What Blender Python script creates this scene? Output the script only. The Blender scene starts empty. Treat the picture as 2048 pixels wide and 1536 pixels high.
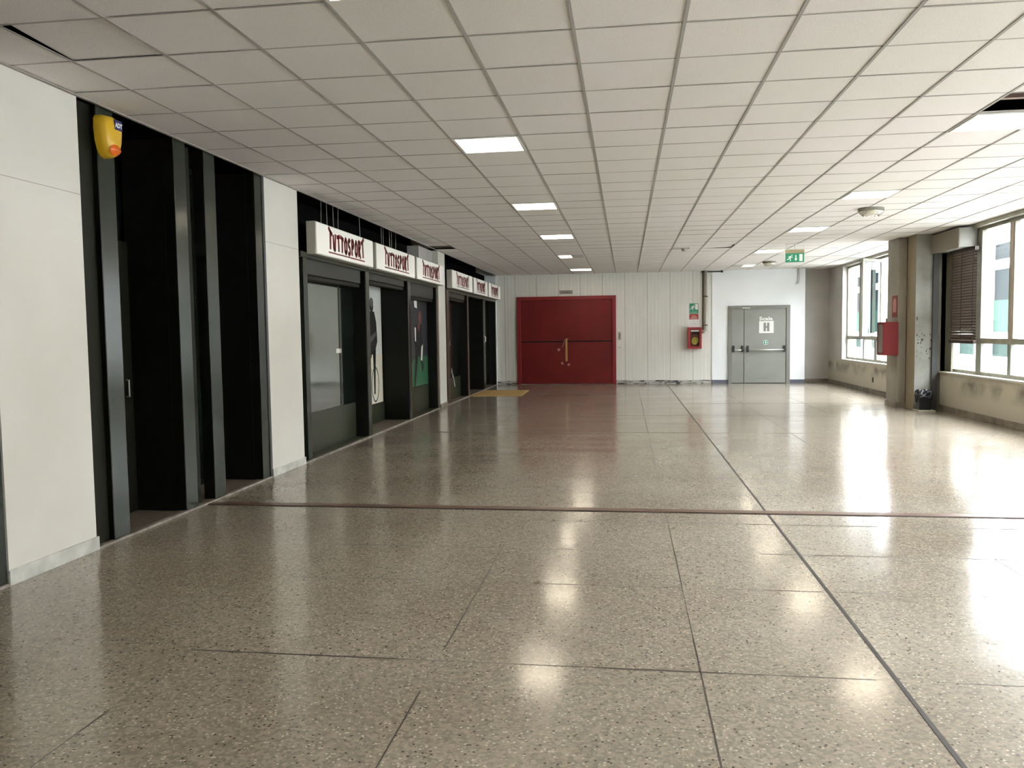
import bpy, math, random
from mathutils import Vector, Matrix
random.seed(7)
sc = bpy.context.scene
COL = sc.collection
R = random.uniform

# ------------------------------------------------------------------ camera
H = 3.15                      # ceiling height
cam = bpy.data.cameras.new('camera'); co = bpy.data.objects.new('camera', cam); COL.objects.link(co)
cam.sensor_width = 36; cam.lens = 1613.6/2048*36; cam.clip_start = .05; cam.clip_end = 300
yaw, pitch, roll = .14098, -.06295, .01398
M = Matrix.Rotation(yaw, 3, 'Z') @ Matrix.Rotation(pitch, 3, 'X') @ Matrix.Rotation(roll, 3, 'Y')
r_, f_, u_ = M.col[0], M.col[1], M.col[2]
mw = Matrix(((r_[0], u_[0], -f_[0], 3.715), (r_[1], u_[1], -f_[1], 0), (r_[2], u_[2], -f_[2], 1.489), (0, 0, 0, 1)))
co.matrix_world = mw
sc.camera = co

# ------------------------------------------------------------------ light & exposure
w = bpy.data.worlds.new('overcast_sky'); sc.world = w; w.use_nodes = True
bg = w.node_tree.nodes['Background']; bg.inputs[0].default_value = (.94, .965, 1.0, 1); bg.inputs[1].default_value = 8.0
sc.view_settings.view_transform = 'Standard'; sc.view_settings.look = 'None'
sc.view_settings.exposure = 2.5; sc.view_settings.gamma = 1; sc.view_settings.use_curve_mapping = False
PANEL_EMIT = 2.8
cy = sc.cycles
cy.use_denoising = True; cy.max_bounces = 12; cy.diffuse_bounces = 7; cy.glossy_bounces = 5; cy.transparent_max_bounces = 16
cy.caustics_reflective = False; cy.caustics_refractive = False; cy.sample_clamp_indirect = 0

# ------------------------------------------------------------------ materials
MATS = {}
def mat(name, col, rough=.6, metal=0, spec=.5, emit=None, alpha=None):
    m = bpy.data.materials.new(name); m.use_nodes = True
    b = m.node_tree.nodes['Principled BSDF']
    b.inputs['Base Color'].default_value = (*col, 1); b.inputs['Roughness'].default_value = rough
    b.inputs['Metallic'].default_value = metal; b.inputs['Specular IOR Level'].default_value = spec
    if emit:
        b.inputs['Emission Color'].default_value = (*emit[0], 1); b.inputs['Emission Strength'].default_value = emit[1]
    MATS[name] = m
    return m
def nodes(m): return m.node_tree.nodes, m.node_tree.links, m.node_tree.nodes['Principled BSDF']
def N(nt, t, **kw):
    n = nt.nodes.new(t)
    for k, v in kw.items():
        if k in n.inputs: n.inputs[k].default_value = v
        else: setattr(n, k, v)
    return n
def ramp(nt, a, b, ca, cb):
    n = nt.nodes.new('ShaderNodeValToRGB'); e = n.color_ramp.elements
    e[0].position = a; e[0].color = (*ca, 1); e[1].position = b; e[1].color = (*cb, 1)
    return n
def noisy(m, c1, c2, scale=3, a=.35, b=.65, stretch=(1, 1, 1), detail=6, bump=0, bscale=None):
    """mottles a material between two colours (paint wear, dirt)"""
    nt = m.node_tree; ns, ln, bs = nodes(m)
    tc = N(nt, 'ShaderNodeTexCoord'); mp = N(nt, 'ShaderNodeMapping'); mp.inputs['Scale'].default_value = stretch
    nz = N(nt, 'ShaderNodeTexNoise', Scale=scale, Detail=detail)
    rp = ramp(nt, a, b, c1, c2)
    ln.new(tc.outputs['Object'], mp.inputs[0]); ln.new(mp.outputs[0], nz.inputs['Vector'])
    ln.new(nz.outputs['Fac'], rp.inputs[0]); ln.new(rp.outputs[0], bs.inputs['Base Color'])
    if bump:
        n2 = N(nt, 'ShaderNodeTexNoise', Scale=bscale or 150, Detail=3); bp = N(nt, 'ShaderNodeBump', Strength=bump, Distance=.002)
        ln.new(tc.outputs['Object'], n2.inputs['Vector']); ln.new(n2.outputs['Fac'], bp.inputs['Height']); ln.new(bp.outputs[0], bs.inputs['Normal'])
    return m

m_white = noisy(mat('white_wall_paint', (.8, .78, .74), .55), (.60, .58, .53), (.67, .65, .605), .9, .35, .7, bump=.15)
m_bwhite = noisy(mat('bluish_white_wall_paint', (.8, .82, .84), .6), (.74, .77, .79), (.80, .83, .86), .9)
m_grey = noisy(mat('grey_wall_paint', (.42, .41, .38), .6), (.40, .385, .355), (.48, .46, .43), 1.2)
m_pil = noisy(mat('pillar_paint', (.42, .39, .33), .6), (.22, .20, .16), (.29, .265, .22), 1.5)
m_pil2 = noisy(mat('pale_pillar_paint', (.5, .48, .42), .6), (.36, .35, .31), (.50, .50, .46), 1.8, .3, .7)
m_green = mat('dark_green_steel', (.022, .028, .020), .2, 0, .35)
m_olive = mat('olive_brown_steel', (.012, .012, .008), .6, 0, .15)
m_black = mat('black_panel', (.0045, .005, .004), .35, 0, .25)
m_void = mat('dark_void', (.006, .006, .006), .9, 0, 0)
m_shut = mat('grey_shutter_box', (.022, .024, .020), .45, 0, .3)
m_kick = mat('green_kick_panel', (.032, .036, .022), .3, 0, .35)
m_mirror = mat('reflecting_display_glass', (.34, .37, .37), .06, .95)
m_darkglass = mat('dark_glass', (.006, .009, .008), .06, 0, .5)
m_brownfr = mat('brown_jamb', (.05, .03, .02), .3)
m_signw = mat('sign_white_plastic', (.78, .78, .73), .25, emit=((1, 1, .95), .03))
m_signs = mat('sign_side_metal', (.42, .41, .35), .45)
m_redl = mat('dark_red_lettering', (.16, .008, .010), .5, 0, .2)
m_blk = mat('black_plastic', (.012, .012, .013), .35)
m_alu = mat('aluminium', (.72, .72, .70), .3, .6)
m_stone = noisy(mat('threshold_stone', (.25, .22, .2), .5), (.17, .15, .13), (.33, .30, .27), 9)
m_base = noisy(mat('marble_baseboard', (.5, .5, .47), .35), (.42, .42, .39), (.62, .62, .58), 6)
m_baseb = noisy(mat('brown_baseboard', (.2, .17, .13), .5), (.13, .11, .085), (.26, .225, .18), 5)
m_baseblue = mat('slate_blue_baseboard', (.09, .10, .13), .4)
m_basew = noisy(mat('worn_grey_baseboard', (.3, .3, .3), .6), (.03, .03, .03), (.42, .41, .38), 7, .42, .5, (1, 1, 6))
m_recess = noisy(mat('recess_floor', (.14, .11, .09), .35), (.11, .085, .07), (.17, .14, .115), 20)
m_tbar = mat('ceiling_t_bar', (.40, .38, .355), .9, 0, .1)
m_groove = mat('ceiling_groove', (.42, .40, .38), .9, 0, .1)
m_diff = mat('light_diffuser', (.9, .9, .88), .5, emit=((1.0, .88, .68), PANEL_EMIT))
m_unlit = mat('unlit_diffuser', (.50, .48, .45), .5)
m_fr = mat('white_metal', (.75, .75, .72), .4)
m_red = noisy(mat('dark_red_paint', (.15, .009, .009), .4, 0, .35), (.125, .007, .007), (.165, .010, .009), 1.2)
m_redf = mat('red_frame_paint', (.22, .012, .014), .35)
m_redbox = mat('signal_red_paint', (.32, .015, .015), .35)
m_cab = mat('dull_red_paint', (.15, .010, .010), .5, 0, .2)
m_strap = mat('tan_strap', (.42, .22, .09), .7)
m_tape = mat('torn_tape', (.42, .18, .15), .6)
m_gdoor = noisy(mat('grey_door_paint', (.235, .24, .22), .45), (.215, .22, .20), (.25, .255, .235), 1.5)
m_gdoorf = mat('grey_door_frame_paint', (.19, .19, .175), .45)
m_gap = mat('door_gap', (.01, .01, .01), .9)
m_sgreen = mat('sign_green', (.012, .21, .12), .4)
m_sgreenl = mat('lit_sign_green', (.012, .25, .13), .3, emit=((.01, .35, .16), .05))
m_swhite = mat('sign_white', (.8, .82, .8), .5)
m_swhitel = mat('lit_sign_white', (.8, .85, .8), .3, emit=((.8, 1, .85), .05))
m_tan = mat('tan_housing', (.55, .48, .30), .5)
m_pink = mat('faded_pink', (.45, .18, .17), .6)
m_pipe = mat('galvanised_pipe', (.42, .39, .32), .3, .2)
m_pipeb = mat('bracket_and_shadow_brown', (.10, .06, .045), .6)
m_hose = mat('yellow_hose', (.48, .38, .05), .5)
m_hosed = mat('dark_hose', (.05, .05, .04), .6)
m_yel = mat('siren_yellow', (.70, .43, .02), .32)
m_orange = mat('siren_orange_lens', (.75, .15, .02), .25)
m_navy = mat('sticker_navy', (.02, .015, .14), .4)
m_winf = noisy(mat('worn_window_metal', (.25, .24, .19), .4), (.19, .185, .14), (.30, .29, .23), 3)
m_wing = mat('grey_green_window_metal', (.22, .24, .21), .4)
m_sill = mat('pale_window_sill', (.42, .42, .36), .4)
m_slat = mat('brown_blind_slat', (.10, .075, .055), .5)
m_slatd = mat('dark_brown_blind_rail', (.035, .02, .015), .5)
m_duct = noisy(mat('duct_box_paint', (.55, .55, .5), .5), (.24, .24, .215), (.32, .325, .30), 4)
m_ductd = mat('duct_box_shaded_side', (.22, .195, .155), .6)
m_jamb = mat('dark_slate_jamb', (.05, .052, .05), .5)
m_panel = mat('olive_wall_panel', (.13, .125, .09), .5)
m_bin = mat('bin_black_plastic', (.008, .009, .011), .3)
m_bag = mat('black_bin_liner', (.010, .012, .018), .22)
m_tray = mat('pale_floor_tray', (.45, .42, .33), .5)
m_paper = mat('white_paper', (.72, .72, .70), .6)
m_fac = mat('facade_white', (.52, .53, .53), .8, 0, .1)
m_facg = mat('facade_teal_glass', (.015, .023, .021), .6, 0, 0)
m_facm = mat('facade_mint_panel', (.026, .047, .037), .6, 0, 0)
m_facd = mat('facade_grey_glass', (.016, .019, .020), .6, 0, 0)
m_court = mat('courtyard_paving', (.20, .20, .19), .8)
m_facdark = mat('darkened_unseen_facade', (.26, .26, .25), .8)
m_plate = mat('steel_plate', (.30, .28, .25), .35, .5)

# mat with ribbed coir
m_mat = noisy(mat('yellow_coir_mat', (.55, .36, .12), .9), (.45, .29, .09), (.60, .41, .15), 30)

# thin glass
m_glass = bpy.data.materials.new('clear_window_glass'); m_glass.use_nodes = True
nt = m_glass.node_tree; nt.nodes.remove(nt.nodes['Principled BSDF'])
gl = N(nt, 'ShaderNodeBsdfGlossy'); gl.inputs['Roughness'].default_value = .02
tr = N(nt, 'ShaderNodeBsdfTransparent'); tr.inputs[0].default_value = (.985, .99, .985, 1)
fr = N(nt, 'ShaderNodeFresnel', IOR=1.45); mx = N(nt, 'ShaderNodeMixShader')
ge = N(nt, 'ShaderNodeNewGeometry'); im = N(nt, 'ShaderNodeMapRange'); im.inputs[3].default_value = 1.45; im.inputs[4].default_value = 1/1.45
nt.links.new(ge.outputs['Backfacing'], im.inputs[0]); nt.links.new(im.outputs[0], fr.inputs['IOR'])
nt.links.new(fr.outputs[0], mx.inputs[0]); nt.links.new(tr.outputs[0], mx.inputs[1]); nt.links.new(gl.outputs[0], mx.inputs[2])
nt.links.new(mx.outputs[0], nt.nodes['Material Output'].inputs[0])

m_tint = m_glass.copy(); m_tint.name = 'reflection_tinted_glass'  # tint stands in for the dark interior reflected in the casement panes
for n_ in m_tint.node_tree.nodes:
    if n_.type == 'BSDF_TRANSPARENT': n_.inputs[0].default_value = (.36, .40, .41, 1)

# ceiling tile: fine mineral-fibre speckle, slight per-area tone change
m_tile = mat('mineral_ceiling_tile', (.56, .53, .50), .85, 0, .2)
nt = m_tile.node_tree; ns, ln, bs = nodes(m_tile)
tc = N(nt, 'ShaderNodeTexCoord')
n1 = N(nt, 'ShaderNodeTexNoise', Scale=130, Detail=4); n2 = N(nt, 'ShaderNodeTexNoise', Scale=.5, Detail=3)
r1 = ramp(nt, .3, .7, (.86, .86, .86), (1.04, 1.04, 1.04)); r2 = ramp(nt, .35, .65, (.78, .765, .73), (.82, .785, .775))
mm = N(nt, 'ShaderNodeMix', data_type='RGBA', blend_type='MULTIPLY'); mm.inputs[0].default_value = 1
ln.new(tc.outputs['Object'], n1.inputs['Vector']); ln.new(tc.outputs['Object'], n2.inputs['Vector'])
ln.new(n1.outputs['Fac'], r1.inputs[0]); ln.new(n2.outputs['Fac'], r2.inputs[0])
ln.new(r2.outputs[0], mm.inputs[6]); ln.new(r1.outputs[0], mm.inputs[7]); ln.new(mm.outputs[2], bs.inputs['Base Color'])

# dirty parapet: dark smudges under the sill
def parapet_mat(name, c, cd):
    m = mat(name, c, .6); nt = m.node_tree; ns, ln, bs = nodes(m)
    tc = N(nt, 'ShaderNodeTexCoord'); sp = N(nt, 'ShaderNodeSeparateXYZ'); nz = N(nt, 'ShaderNodeTexNoise', Scale=1.6, Detail=5)
    ln.new(tc.outputs['Object'], sp.inputs[0]); ln.new(tc.outputs['Object'], nz.inputs['Vector'])
    mr = N(nt, 'ShaderNodeMapRange'); mr.inputs[1].default_value = .30; mr.inputs[2].default_value = .52
    mr2 = N(nt, 'ShaderNodeMapRange'); mr2.inputs[1].default_value = .66; mr2.inputs[2].default_value = .55
    rp = ramp(nt, .44, .62, (0, 0, 0), (1, 1, 1))
    ln.new(sp.outputs['Z'], mr.inputs[0]); ln.new(sp.outputs['Z'], mr2.inputs[0]); ln.new(nz.outputs['Fac'], rp.inputs[0])
    a = N(nt, 'ShaderNodeMath', operation='MULTIPLY'); b = N(nt, 'ShaderNodeMath', operation='MULTIPLY')
    ln.new(mr.outputs[0], a.inputs[0]); ln.new(mr2.outputs[0], a.inputs[1]); ln.new(a.outputs[0], b.inputs[0]); ln.new(rp.outputs[0], b.inputs[1])
    mx = N(nt, 'ShaderNodeMix', data_type='RGBA'); mx.inputs[6].default_value = (*c, 1); mx.inputs[7].default_value = (*cd, 1)
    ln.new(b.outputs[0], mx.inputs[0]); ln.new(mx.outputs[2], bs.inputs['Base Color'])
    return m
m_par = parapet_mat('dirty_parapet_paint', (.46, .43, .35), (.17, .155, .12))

# far wall: painted boards with fine vertical seams and faint drips
m_board = mat('painted_board_wall', (.66, .65, .60), .5)
nt = m_board.node_tree; ns, ln, bs = nodes(m_board)
tc = N(nt, 'ShaderNodeTexCoord'); sp = N(nt, 'ShaderNodeSeparateXYZ'); ln.new(tc.outputs['Object'], sp.inputs[0])
def seam(period, width, off=0):
    a = N(nt, 'ShaderNodeMath', operation='ADD'); a.inputs[1].default_value = off
    d = N(nt, 'ShaderNodeMath', operation='DIVIDE'); d.inputs[1].default_value = period
    f = N(nt, 'ShaderNodeMath', operation='FRACT'); c = N(nt, 'ShaderNodeMath', operation='LESS_THAN'); c.inputs[1].default_value = width/period
    ln.new(sp.outputs['X'], a.inputs[0]); ln.new(a.outputs[0], d.inputs[0]); ln.new(d.outputs[0], f.inputs[0]); ln.new(f.outputs[0], c.inputs[0])
    return c.outputs[0]
s1 = seam(.105, .012); s2 = seam(.63, .02, .1)
mp = N(nt, 'ShaderNodeMapping'); mp.inputs['Scale'].default_value = (14, 1, .9); nz = N(nt, 'ShaderNodeTexNoise', Scale=1.5, Detail=5)
ln.new(tc.outputs['Object'], mp.inputs[0]); ln.new(mp.outputs[0], nz.inputs['Vector'])
rp = ramp(nt, .3, .62, (.64, .645, .60), (.71, .705, .665)); ln.new(nz.outputs['Fac'], rp.inputs[0])
mxa = N(nt, 'ShaderNodeMix', data_type='RGBA'); mxa.inputs[7].default_value = (.45, .45, .42, 1)
k = N(nt, 'ShaderNodeMath', operation='MULTIPLY'); k.inputs[1].default_value = .30; ln.new(s1, k.inputs[0]); ln.new(k.outputs[0], mxa.inputs[0]); ln.new(rp.outputs[0], mxa.inputs[6])
mxb = N(nt, 'ShaderNodeMix', data_type='RGBA'); mxb.inputs[7].default_value = (.30, .30, .28, 1)
k = N(nt, 'ShaderNodeMath', operation='MULTIPLY'); k.inputs[1].default_value = .5; ln.new(s2, k.inputs[0]); ln.new(k.outputs[0], mxb.inputs[0]); ln.new(mxa.outputs[2], mxb.inputs[6])
ln.new(mxb.outputs[2], bs.inputs['Base Color'])

# terrazzo floor
m_floor = mat('polished_terrazzo', (.3, .27, .22), .15, 0, .5)
nt = m_floor.node_tree; ns, ln, bs = nodes(m_floor)
tc = N(nt, 'ShaderNodeTexCoord')
big = N(nt, 'ShaderNodeTexNoise', Scale=.8, Detail=5); ln.new(tc.outputs['Object'], big.inputs['Vector'])
rb = ramp(nt, .3, .7, (.222, .190, .147), (.292, .260, .212)); ln.new(big.outputs['Fac'], rb.inputs[0])
v1 = N(nt, 'ShaderNodeTexVoronoi', Scale=75); ln.new(tc.outputs['Object'], v1.inputs['Vector'])
hs = N(nt, 'ShaderNodeSeparateColor'); ln.new(v1.outputs['Color'], hs.inputs[0])
r1 = ramp(nt, 0, 1, (.76, .76, .76), (1.30, 1.30, 1.30)); ln.new(hs.outputs[0], r1.inputs[0])
mm = N(nt, 'ShaderNodeMix', data_type='RGBA', blend_type='MULTIPLY'); mm.inputs[0].default_value = 1
ln.new(rb.outputs[0], mm.inputs[6]); ln.new(r1.outputs[0], mm.inputs[7])
v2 = N(nt, 'ShaderNodeTexVoronoi', Scale=58); ln.new(tc.outputs['Object'], v2.inputs['Vector'])
h2 = N(nt, 'ShaderNodeSeparateColor'); ln.new(v2.outputs['Color'], h2.inputs[0])
c1 = N(nt, 'ShaderNodeMath', operation='GREATER_THAN'); c1.inputs[1].default_value = .72; ln.new(h2.outputs[1], c1.inputs[0])
c2 = N(nt, 'ShaderNodeMath', operation='LESS_THAN'); c2.inputs[1].default_value = .30; ln.new(v2.outputs['Distance'], c2.inputs[0])
c3 = N(nt, 'ShaderNodeMath', operation='MULTIPLY'); ln.new(c1.outputs[0], c3.inputs[0]); ln.new(c2.outputs[0], c3.inputs[1])
m3 = N(nt, 'ShaderNodeMix', data_type='RGBA'); m3.inputs[7].default_value = (.50, .46, .37, 1); ln.new(c3.outputs[0], m3.inputs[0]); ln.new(mm.outputs[2], m3.inputs[6])
d1 = N(nt, 'ShaderNodeMath', operation='LESS_THAN'); d1.inputs[1].default_value = .05; ln.new(h2.outputs[2], d1.inputs[0])
d3 = N(nt, 'ShaderNodeMath', operation='MULTIPLY'); ln.new(d1.outputs[0], d3.inputs[0]); ln.new(c2.outputs[0], d3.inputs[1])
m4 = N(nt, 'ShaderNodeMix', data_type='RGBA'); m4.inputs[7].default_value = (.07, .06, .05, 1); ln.new(d3.outputs[0], m4.inputs[0]); ln.new(m3.outputs[2], m4.inputs[6])
ln.new(m4.outputs[2], bs.inputs['Base Color'])
rn = N(nt, 'ShaderNodeTexNoise', Scale=1.1, Detail=4); mpr = N(nt, 'ShaderNodeMapping'); mpr.inputs['Scale'].default_value = (.5, 2.2, 1)
ln.new(tc.outputs['Object'], mpr.inputs[0]); ln.new(mpr.outputs[0], rn.inputs['Vector'])
rr = N(nt, 'ShaderNodeMapRange'); rr.inputs[1].default_value = .3; rr.inputs[2].default_value = .7; rr.inputs[3].default_value = .12; rr.inputs[4].default_value = .185
ln.new(rn.outputs['Fac'], rr.inputs[0]); ln.new(rr.outputs[0], bs.inputs['Roughness'])
wv = N(nt, 'ShaderNodeTexNoise', Scale=2.5, Detail=2); bp = N(nt, 'ShaderNodeBump', Strength=.05, Distance=.01)
ln.new(tc.outputs['Object'], wv.inputs['Vector']); ln.new(wv.outputs['Fac'], bp.inputs['Height']); ln.new(bp.outputs[0], bs.inputs['Normal'])

# stained pillar face: chipped dark spots
# ------------------------------------------------------------------ mesh helpers
class MB:
    def __init__(s): s.v = []; s.f = []
    def box(s, x0, x1, y0, y1, z0, z1):
        n = len(s.v)
        s.v += [(x, y, z) for z in (z0, z1) for x, y in ((x0, y0), (x1, y0), (x1, y1), (x0, y1))]
        s.f += [tuple(n+i for i in q) for q in ((3, 2, 1, 0), (4, 5, 6, 7), (0, 1, 5, 4), (1, 2, 6, 5), (2, 3, 7, 6), (3, 0, 4, 7))]
        return s
    def quad(s, *p):
        n = len(s.v); s.v += list(p); s.f.append(tuple(range(n, n+len(p)))); return s
    def prism(s, pts, d):          # polygon (3-D points) pushed along vector d
        n = len(s.v); k = len(pts); d = Vector(d)
        s.v += [tuple(p) for p in pts] + [tuple(Vector(p)+d) for p in pts]
        s.f.append(tuple(range(n, n+k))[::-1]); s.f.append(tuple(range(n+k, n+2*k)))
        for i in range(k):
            j = (i+1) % k; s.f.append((n+i, n+j, n+k+j, n+k+i))
        return s
    def tube(s, pts, r, seg=10, cap=True):
        pts = [Vector(p) for p in pts]; n = len(s.v)
        for i, p in enumerate(pts):
            d = (pts[min(i+1, len(pts)-1)]-pts[max(i-1, 0)]).normalized()
            a = Vector((0, 0, 1)) if abs(d.z) < .9 else Vector((1, 0, 0))
            e1 = d.cross(a).normalized(); e2 = d.cross(e1)
            rad = r[i] if isinstance(r, (list, tuple)) else r
            for j in range(seg):
                t = 2*math.pi*j/seg; s.v.append(tuple(p+e1*math.cos(t)*rad+e2*math.sin(t)*rad))
        for i in range(len(pts)-1):
            for j in range(seg):
                k = (j+1) % seg; s.f.append((n+i*seg+j, n+i*seg+k, n+(i+1)*seg+k, n+(i+1)*seg+j))
        if cap:
            s.f.append(tuple(n+j for j in range(seg))[::-1]); m = n+(len(pts)-1)*seg; s.f.append(tuple(m+j for j in range(seg)))
        return s
def mesh_obj(name, mb, m, parent=None, smooth=False, bevel=0):
    me = bpy.data.meshes.new(name)
    off = Vector((0, 0, 0)); p = parent
    while p is not None: off += p.location; p = p.parent
    me.from_pydata([tuple(Vector(v)-off) for v in mb.v], [], mb.f); me.update()
    me.materials.append(m)
    if smooth:
        for q in me.polygons: q.use_smooth = True
    o = bpy.data.objects.new(name, me); COL.objects.link(o)
    if parent: o.parent = parent
    if bevel:
        b = o.modifiers.new('bevel', 'BEVEL'); b.width = bevel; b.segments = 2; b.limit_method = 'ANGLE'
    return o
def tag(o, label, cat, group=None):
    o['label'] = label; o['category'] = cat
    if group: o['group'] = group
    return o
def thing(name, loc, label, cat, group=None):
    o = bpy.data.objects.new(name, None); o.empty_display_size = .1; COL.objects.link(o); o.location = loc
    return tag(o, label, cat, group)
def struct(name, mb, m, parent=None, **kw):
    o = mesh_obj(name, mb, m, parent, **kw)
    if parent is None: o['kind'] = 'structure'
    return o
def sroot(name, loc):
    o = bpy.data.objects.new(name, None); COL.objects.link(o); o.location = loc; o['kind'] = 'structure'; return o
B = lambda *a: MB().box(*a)
def text_mb(s, size, place, depth=.002, bold=0, sx=1):
    """text as mesh; place maps (u, v, w) to a world point"""
    cu = bpy.data.curves.new('t', 'FONT'); cu.body = s; cu.size = size; cu.extrude = depth; cu.offset = bold; cu.resolution_u = 3
    o = bpy.data.objects.new('t', cu); me = bpy.data.meshes.new_from_object(o)
    mb = MB(); mb.v = [place(v.co.x*sx, v.co.y, v.co.z) for v in me.vertices]; mb.f = [tuple(p.vertices) for p in me.polygons]
    bpy.data.objects.remove(o); bpy.data.curves.remove(cu); bpy.data.meshes.remove(me)
    return mb

YB = -8.0       # the hall goes on behind the camera to here
YF = 23.23      # far wall
XR = 9.3        # right parapet
# ------------------------------------------------------------------ floor
struct('floor', B(-.6, XR+.3, YB, YF+.6, -.12, 0), m_floor)
struct('trim_1', B(.01, XR-.02, 6.665, 6.765, .0005, .007), mat('expansion_joint_brown', (.13, .075, .055), .35), bevel=.002)
mb = MB().box(.01, XR-.02, 6.645, 6.663, .0004, .002); struct('trim_2', mb, m_gap)
struct('trim_3', B(4.832, 4.852, YB+.1, 6.64, .0004, .0016).box(4.834, 4.850, 6.77, 22.9, .0004, .0016), mat('dark_floor_joint', (.035, .03, .028), .6))
mb = MB()
def joint(x0, y0, x1, y1, wd=.004):
    L = math.hypot(x1-x0, y1-y0); n = max(2, int(L/.35)); dx, dy = (x1-x0)/L, (y1-y0)/L; t = 0
    while t < L:
        s = min(R(.3, 1.4), L-t); k = wd*R(.4, 1.1)/2
        a = (x0+dx*t-dy*k, y0+dy*t+dx*k, .0006); b = (x0+dx*(t+s)-dy*k, y0+dy*(t+s)+dx*k, .0006)
        c = (x0+dx*(t+s)+dy*k, y0+dy*(t+s)-dx*k, .0006); d = (x0+dx*t+dy*k, y0+dy*t-dx*k, .0006)
        mb.quad(a, d, c, b); t += s + (R(.0, .5) if R(0, 1) < .35 else 0)
for x in (1.65, 2.855, 4.03, 6.05, 7.25, 8.4): joint(x, -2, x, 23, .008)
for y in (-.1, 1.12, 2.32, 3.515, 4.69, 5.46, 6.3, 7.43, 8.25, 9.76, 11.95, 14.4, 16.8, 19.2):
    joint(.3 if y in (6.3, 11.95, 8.25) else 1.65, y, XR-.1, y, .013 if y < 6 else .022 if y < 10 else .035)
struct('trim_4', mb, mat('thin_floor_joint', (.055, .046, .038), .6))

# ------------------------------------------------------------------ ceiling
X0, TX = .4387, .5997
def yrow(j):
    kn = [(-60, 3.958-60*.5764), (6, 7.416), (11, 10.38), (17, 13.80), (23, 17.50), (29, 21.35), (34, 24.4)]
    for (a, ya), (b, yb) in zip(kn, kn[1:]):
        if a <= j <= b: return ya+(yb-ya)*(j-a)/(b-a)
def xcol(i): return max(0 if i >= -1 else 0, X0+TX*i)
NI = 15; J0 = -20; J1 = 31
LIT = [(i, j) for i in (3, 10) for j in (-19, -13, -7, -1, 5, 11, 17, 23, 29)]
HOLES = set(LIT) | {(10, 4), (-1, 19)}
mb = MB(); gr = MB()
for i in range(-1, NI):
    xa = -.02 if i == -1 else xcol(i); xb = min(xcol(i+1), XR+.12)
    for j in range(J0, J1+2):
        ya, yb = yrow(j), min(yrow(j+1), YF+.3)
        if (i, j) in HOLES: continue
        if ya >= yb: continue
        z = [H+.004+R(-.0015, .0015) for _ in range(4)]
        if (i, j) == (0, 0): z = [H+.035, H+.03, H+.008, H+.008]
        if (i, j) == (8, 21): z = [H+.004, H+.05, H+.02, H+.004]
        g = .0045
        sk = .0076
        mb.quad((xa+g, ya+g+sk*xa, z[0]), (xa+g, yb-g+sk*xa, z[3]), (xb-g, yb-g+sk*xb, z[2]), (xb-g, ya+g+sk*xb, z[1]))
struct('ceiling', mb, m_tile)
struct('ceiling', B(-.6, XR+.3, YB-.1, YF+.6, H+.55, H+.62), m_void)       # slab above the void
mb = MB()
for i in range(0, NI+1):
    x = xcol(i); mb.box(x-.010, x+.010, YB, YF, H-.0012, H+.001)
struct('ceiling', mb, m_tbar)
mb = MB()
for j in range(J0, J1+2):
    y = yrow(j)
    if y < YF-.02: mb.quad((0, y-.009, H+.002), (0, y+.009, H+.002), (XR+.1, y+.009+.0715, H+.002), (XR+.1, y-.009+.0715, H+.002))
struct('ceiling', mb, m_groove)
struct('ceiling', B(.003, .03, YB, 8.9, H-.006, H).box(.003, .03, 8.9, YF, H-.006, H), m_tbar)

# things seen through the missing tile
xa, xb, ya, yb = xcol(10), xcol(11), yrow(4), yrow(5)
d = thing('ventilation_duct', (xa+.4, ya+.3, H+.10), 'grey duct visible in the ceiling opening left by a missing tile', 'duct')
mesh_obj('duct_body', B(xa-.1, xb+.2, ya+.25, yb-.12, H+.10, H+.34), mat('duct_sheet_metal', (.30, .29, .24), .6), d)
mesh_obj('flange', B(xa-.1, xb+.2, yb-.12, yb-.07, H+.07, H+.36), mat('duct_flange', (.12, .07, .06), .6), d)
struct('trim_10', B(-.3, .5, 14.95, 15.8, H+.04, H+.2), mat('plenum_concrete', (.20, .17, .13), .9))
# light panels
def light(i, j, label, half=None):
    xa, xb = xcol(i), xcol(i+1); ya, yb = yrow(j), yrow(j+1); s = .0076*xa
    t = thing('ceiling_light_panel', ((xa+xb)/2, (ya+yb)/2, H), label, 'ceiling light', 'square light panels in the tiled ceiling')
    fr = MB()
    for q in ((xa+.012, xb-.012, ya+.004, ya+.03), (xa+.012, xb-.012, yb-.03, yb-.004), (xa+.012, xa+.035, ya+.03, yb-.03), (xb-.035, xb-.012, ya+.03, yb-.03)):
        fr.box(q[0], q[1], q[2]+s, q[3]+s, H-.006, H+.02)
    mesh_obj('frame', fr, m_fr, t)
    a, b = xa+.035, xb-.035; c = (a+b)/2
    if half == 'L':
        mesh_obj('diffuser', B(a, c, ya+.03+s, yb-.03+s, H-.003, H+.01), m_diff, t); mesh_obj('dark_diffuser', B(c+.002, b, ya+.03+s, yb-.03+s, H-.003, H+.01), m_unlit, t)
    elif half == 'R':
        mesh_obj('diffuser', B(c, b, ya+.03+s, yb-.03+s, H-.003, H+.01), m_diff, t); mesh_obj('dark_diffuser', B(a, c-.002, ya+.03+s, yb-.03+s, H-.003, H+.01), m_unlit, t)
    else: mesh_obj('diffuser', B(a, b, ya+.03+s, yb-.03+s, H-.003, H+.01), m_diff, t)
    return t
LL = {5: 'lit square ceiling panel, largest one wholly in view, in the left row', 11: 'lit square ceiling panel in the left row, second one wholly in view',
      17: 'lit square ceiling panel in the left row, just before the half-lit one', 23: 'half-lit square ceiling panel in the left row, its right half dark',
      29: 'lit square ceiling panel in the left row nearest the red doors', -1: 'lit square ceiling panel cut off by the top edge of the photo'}
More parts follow.
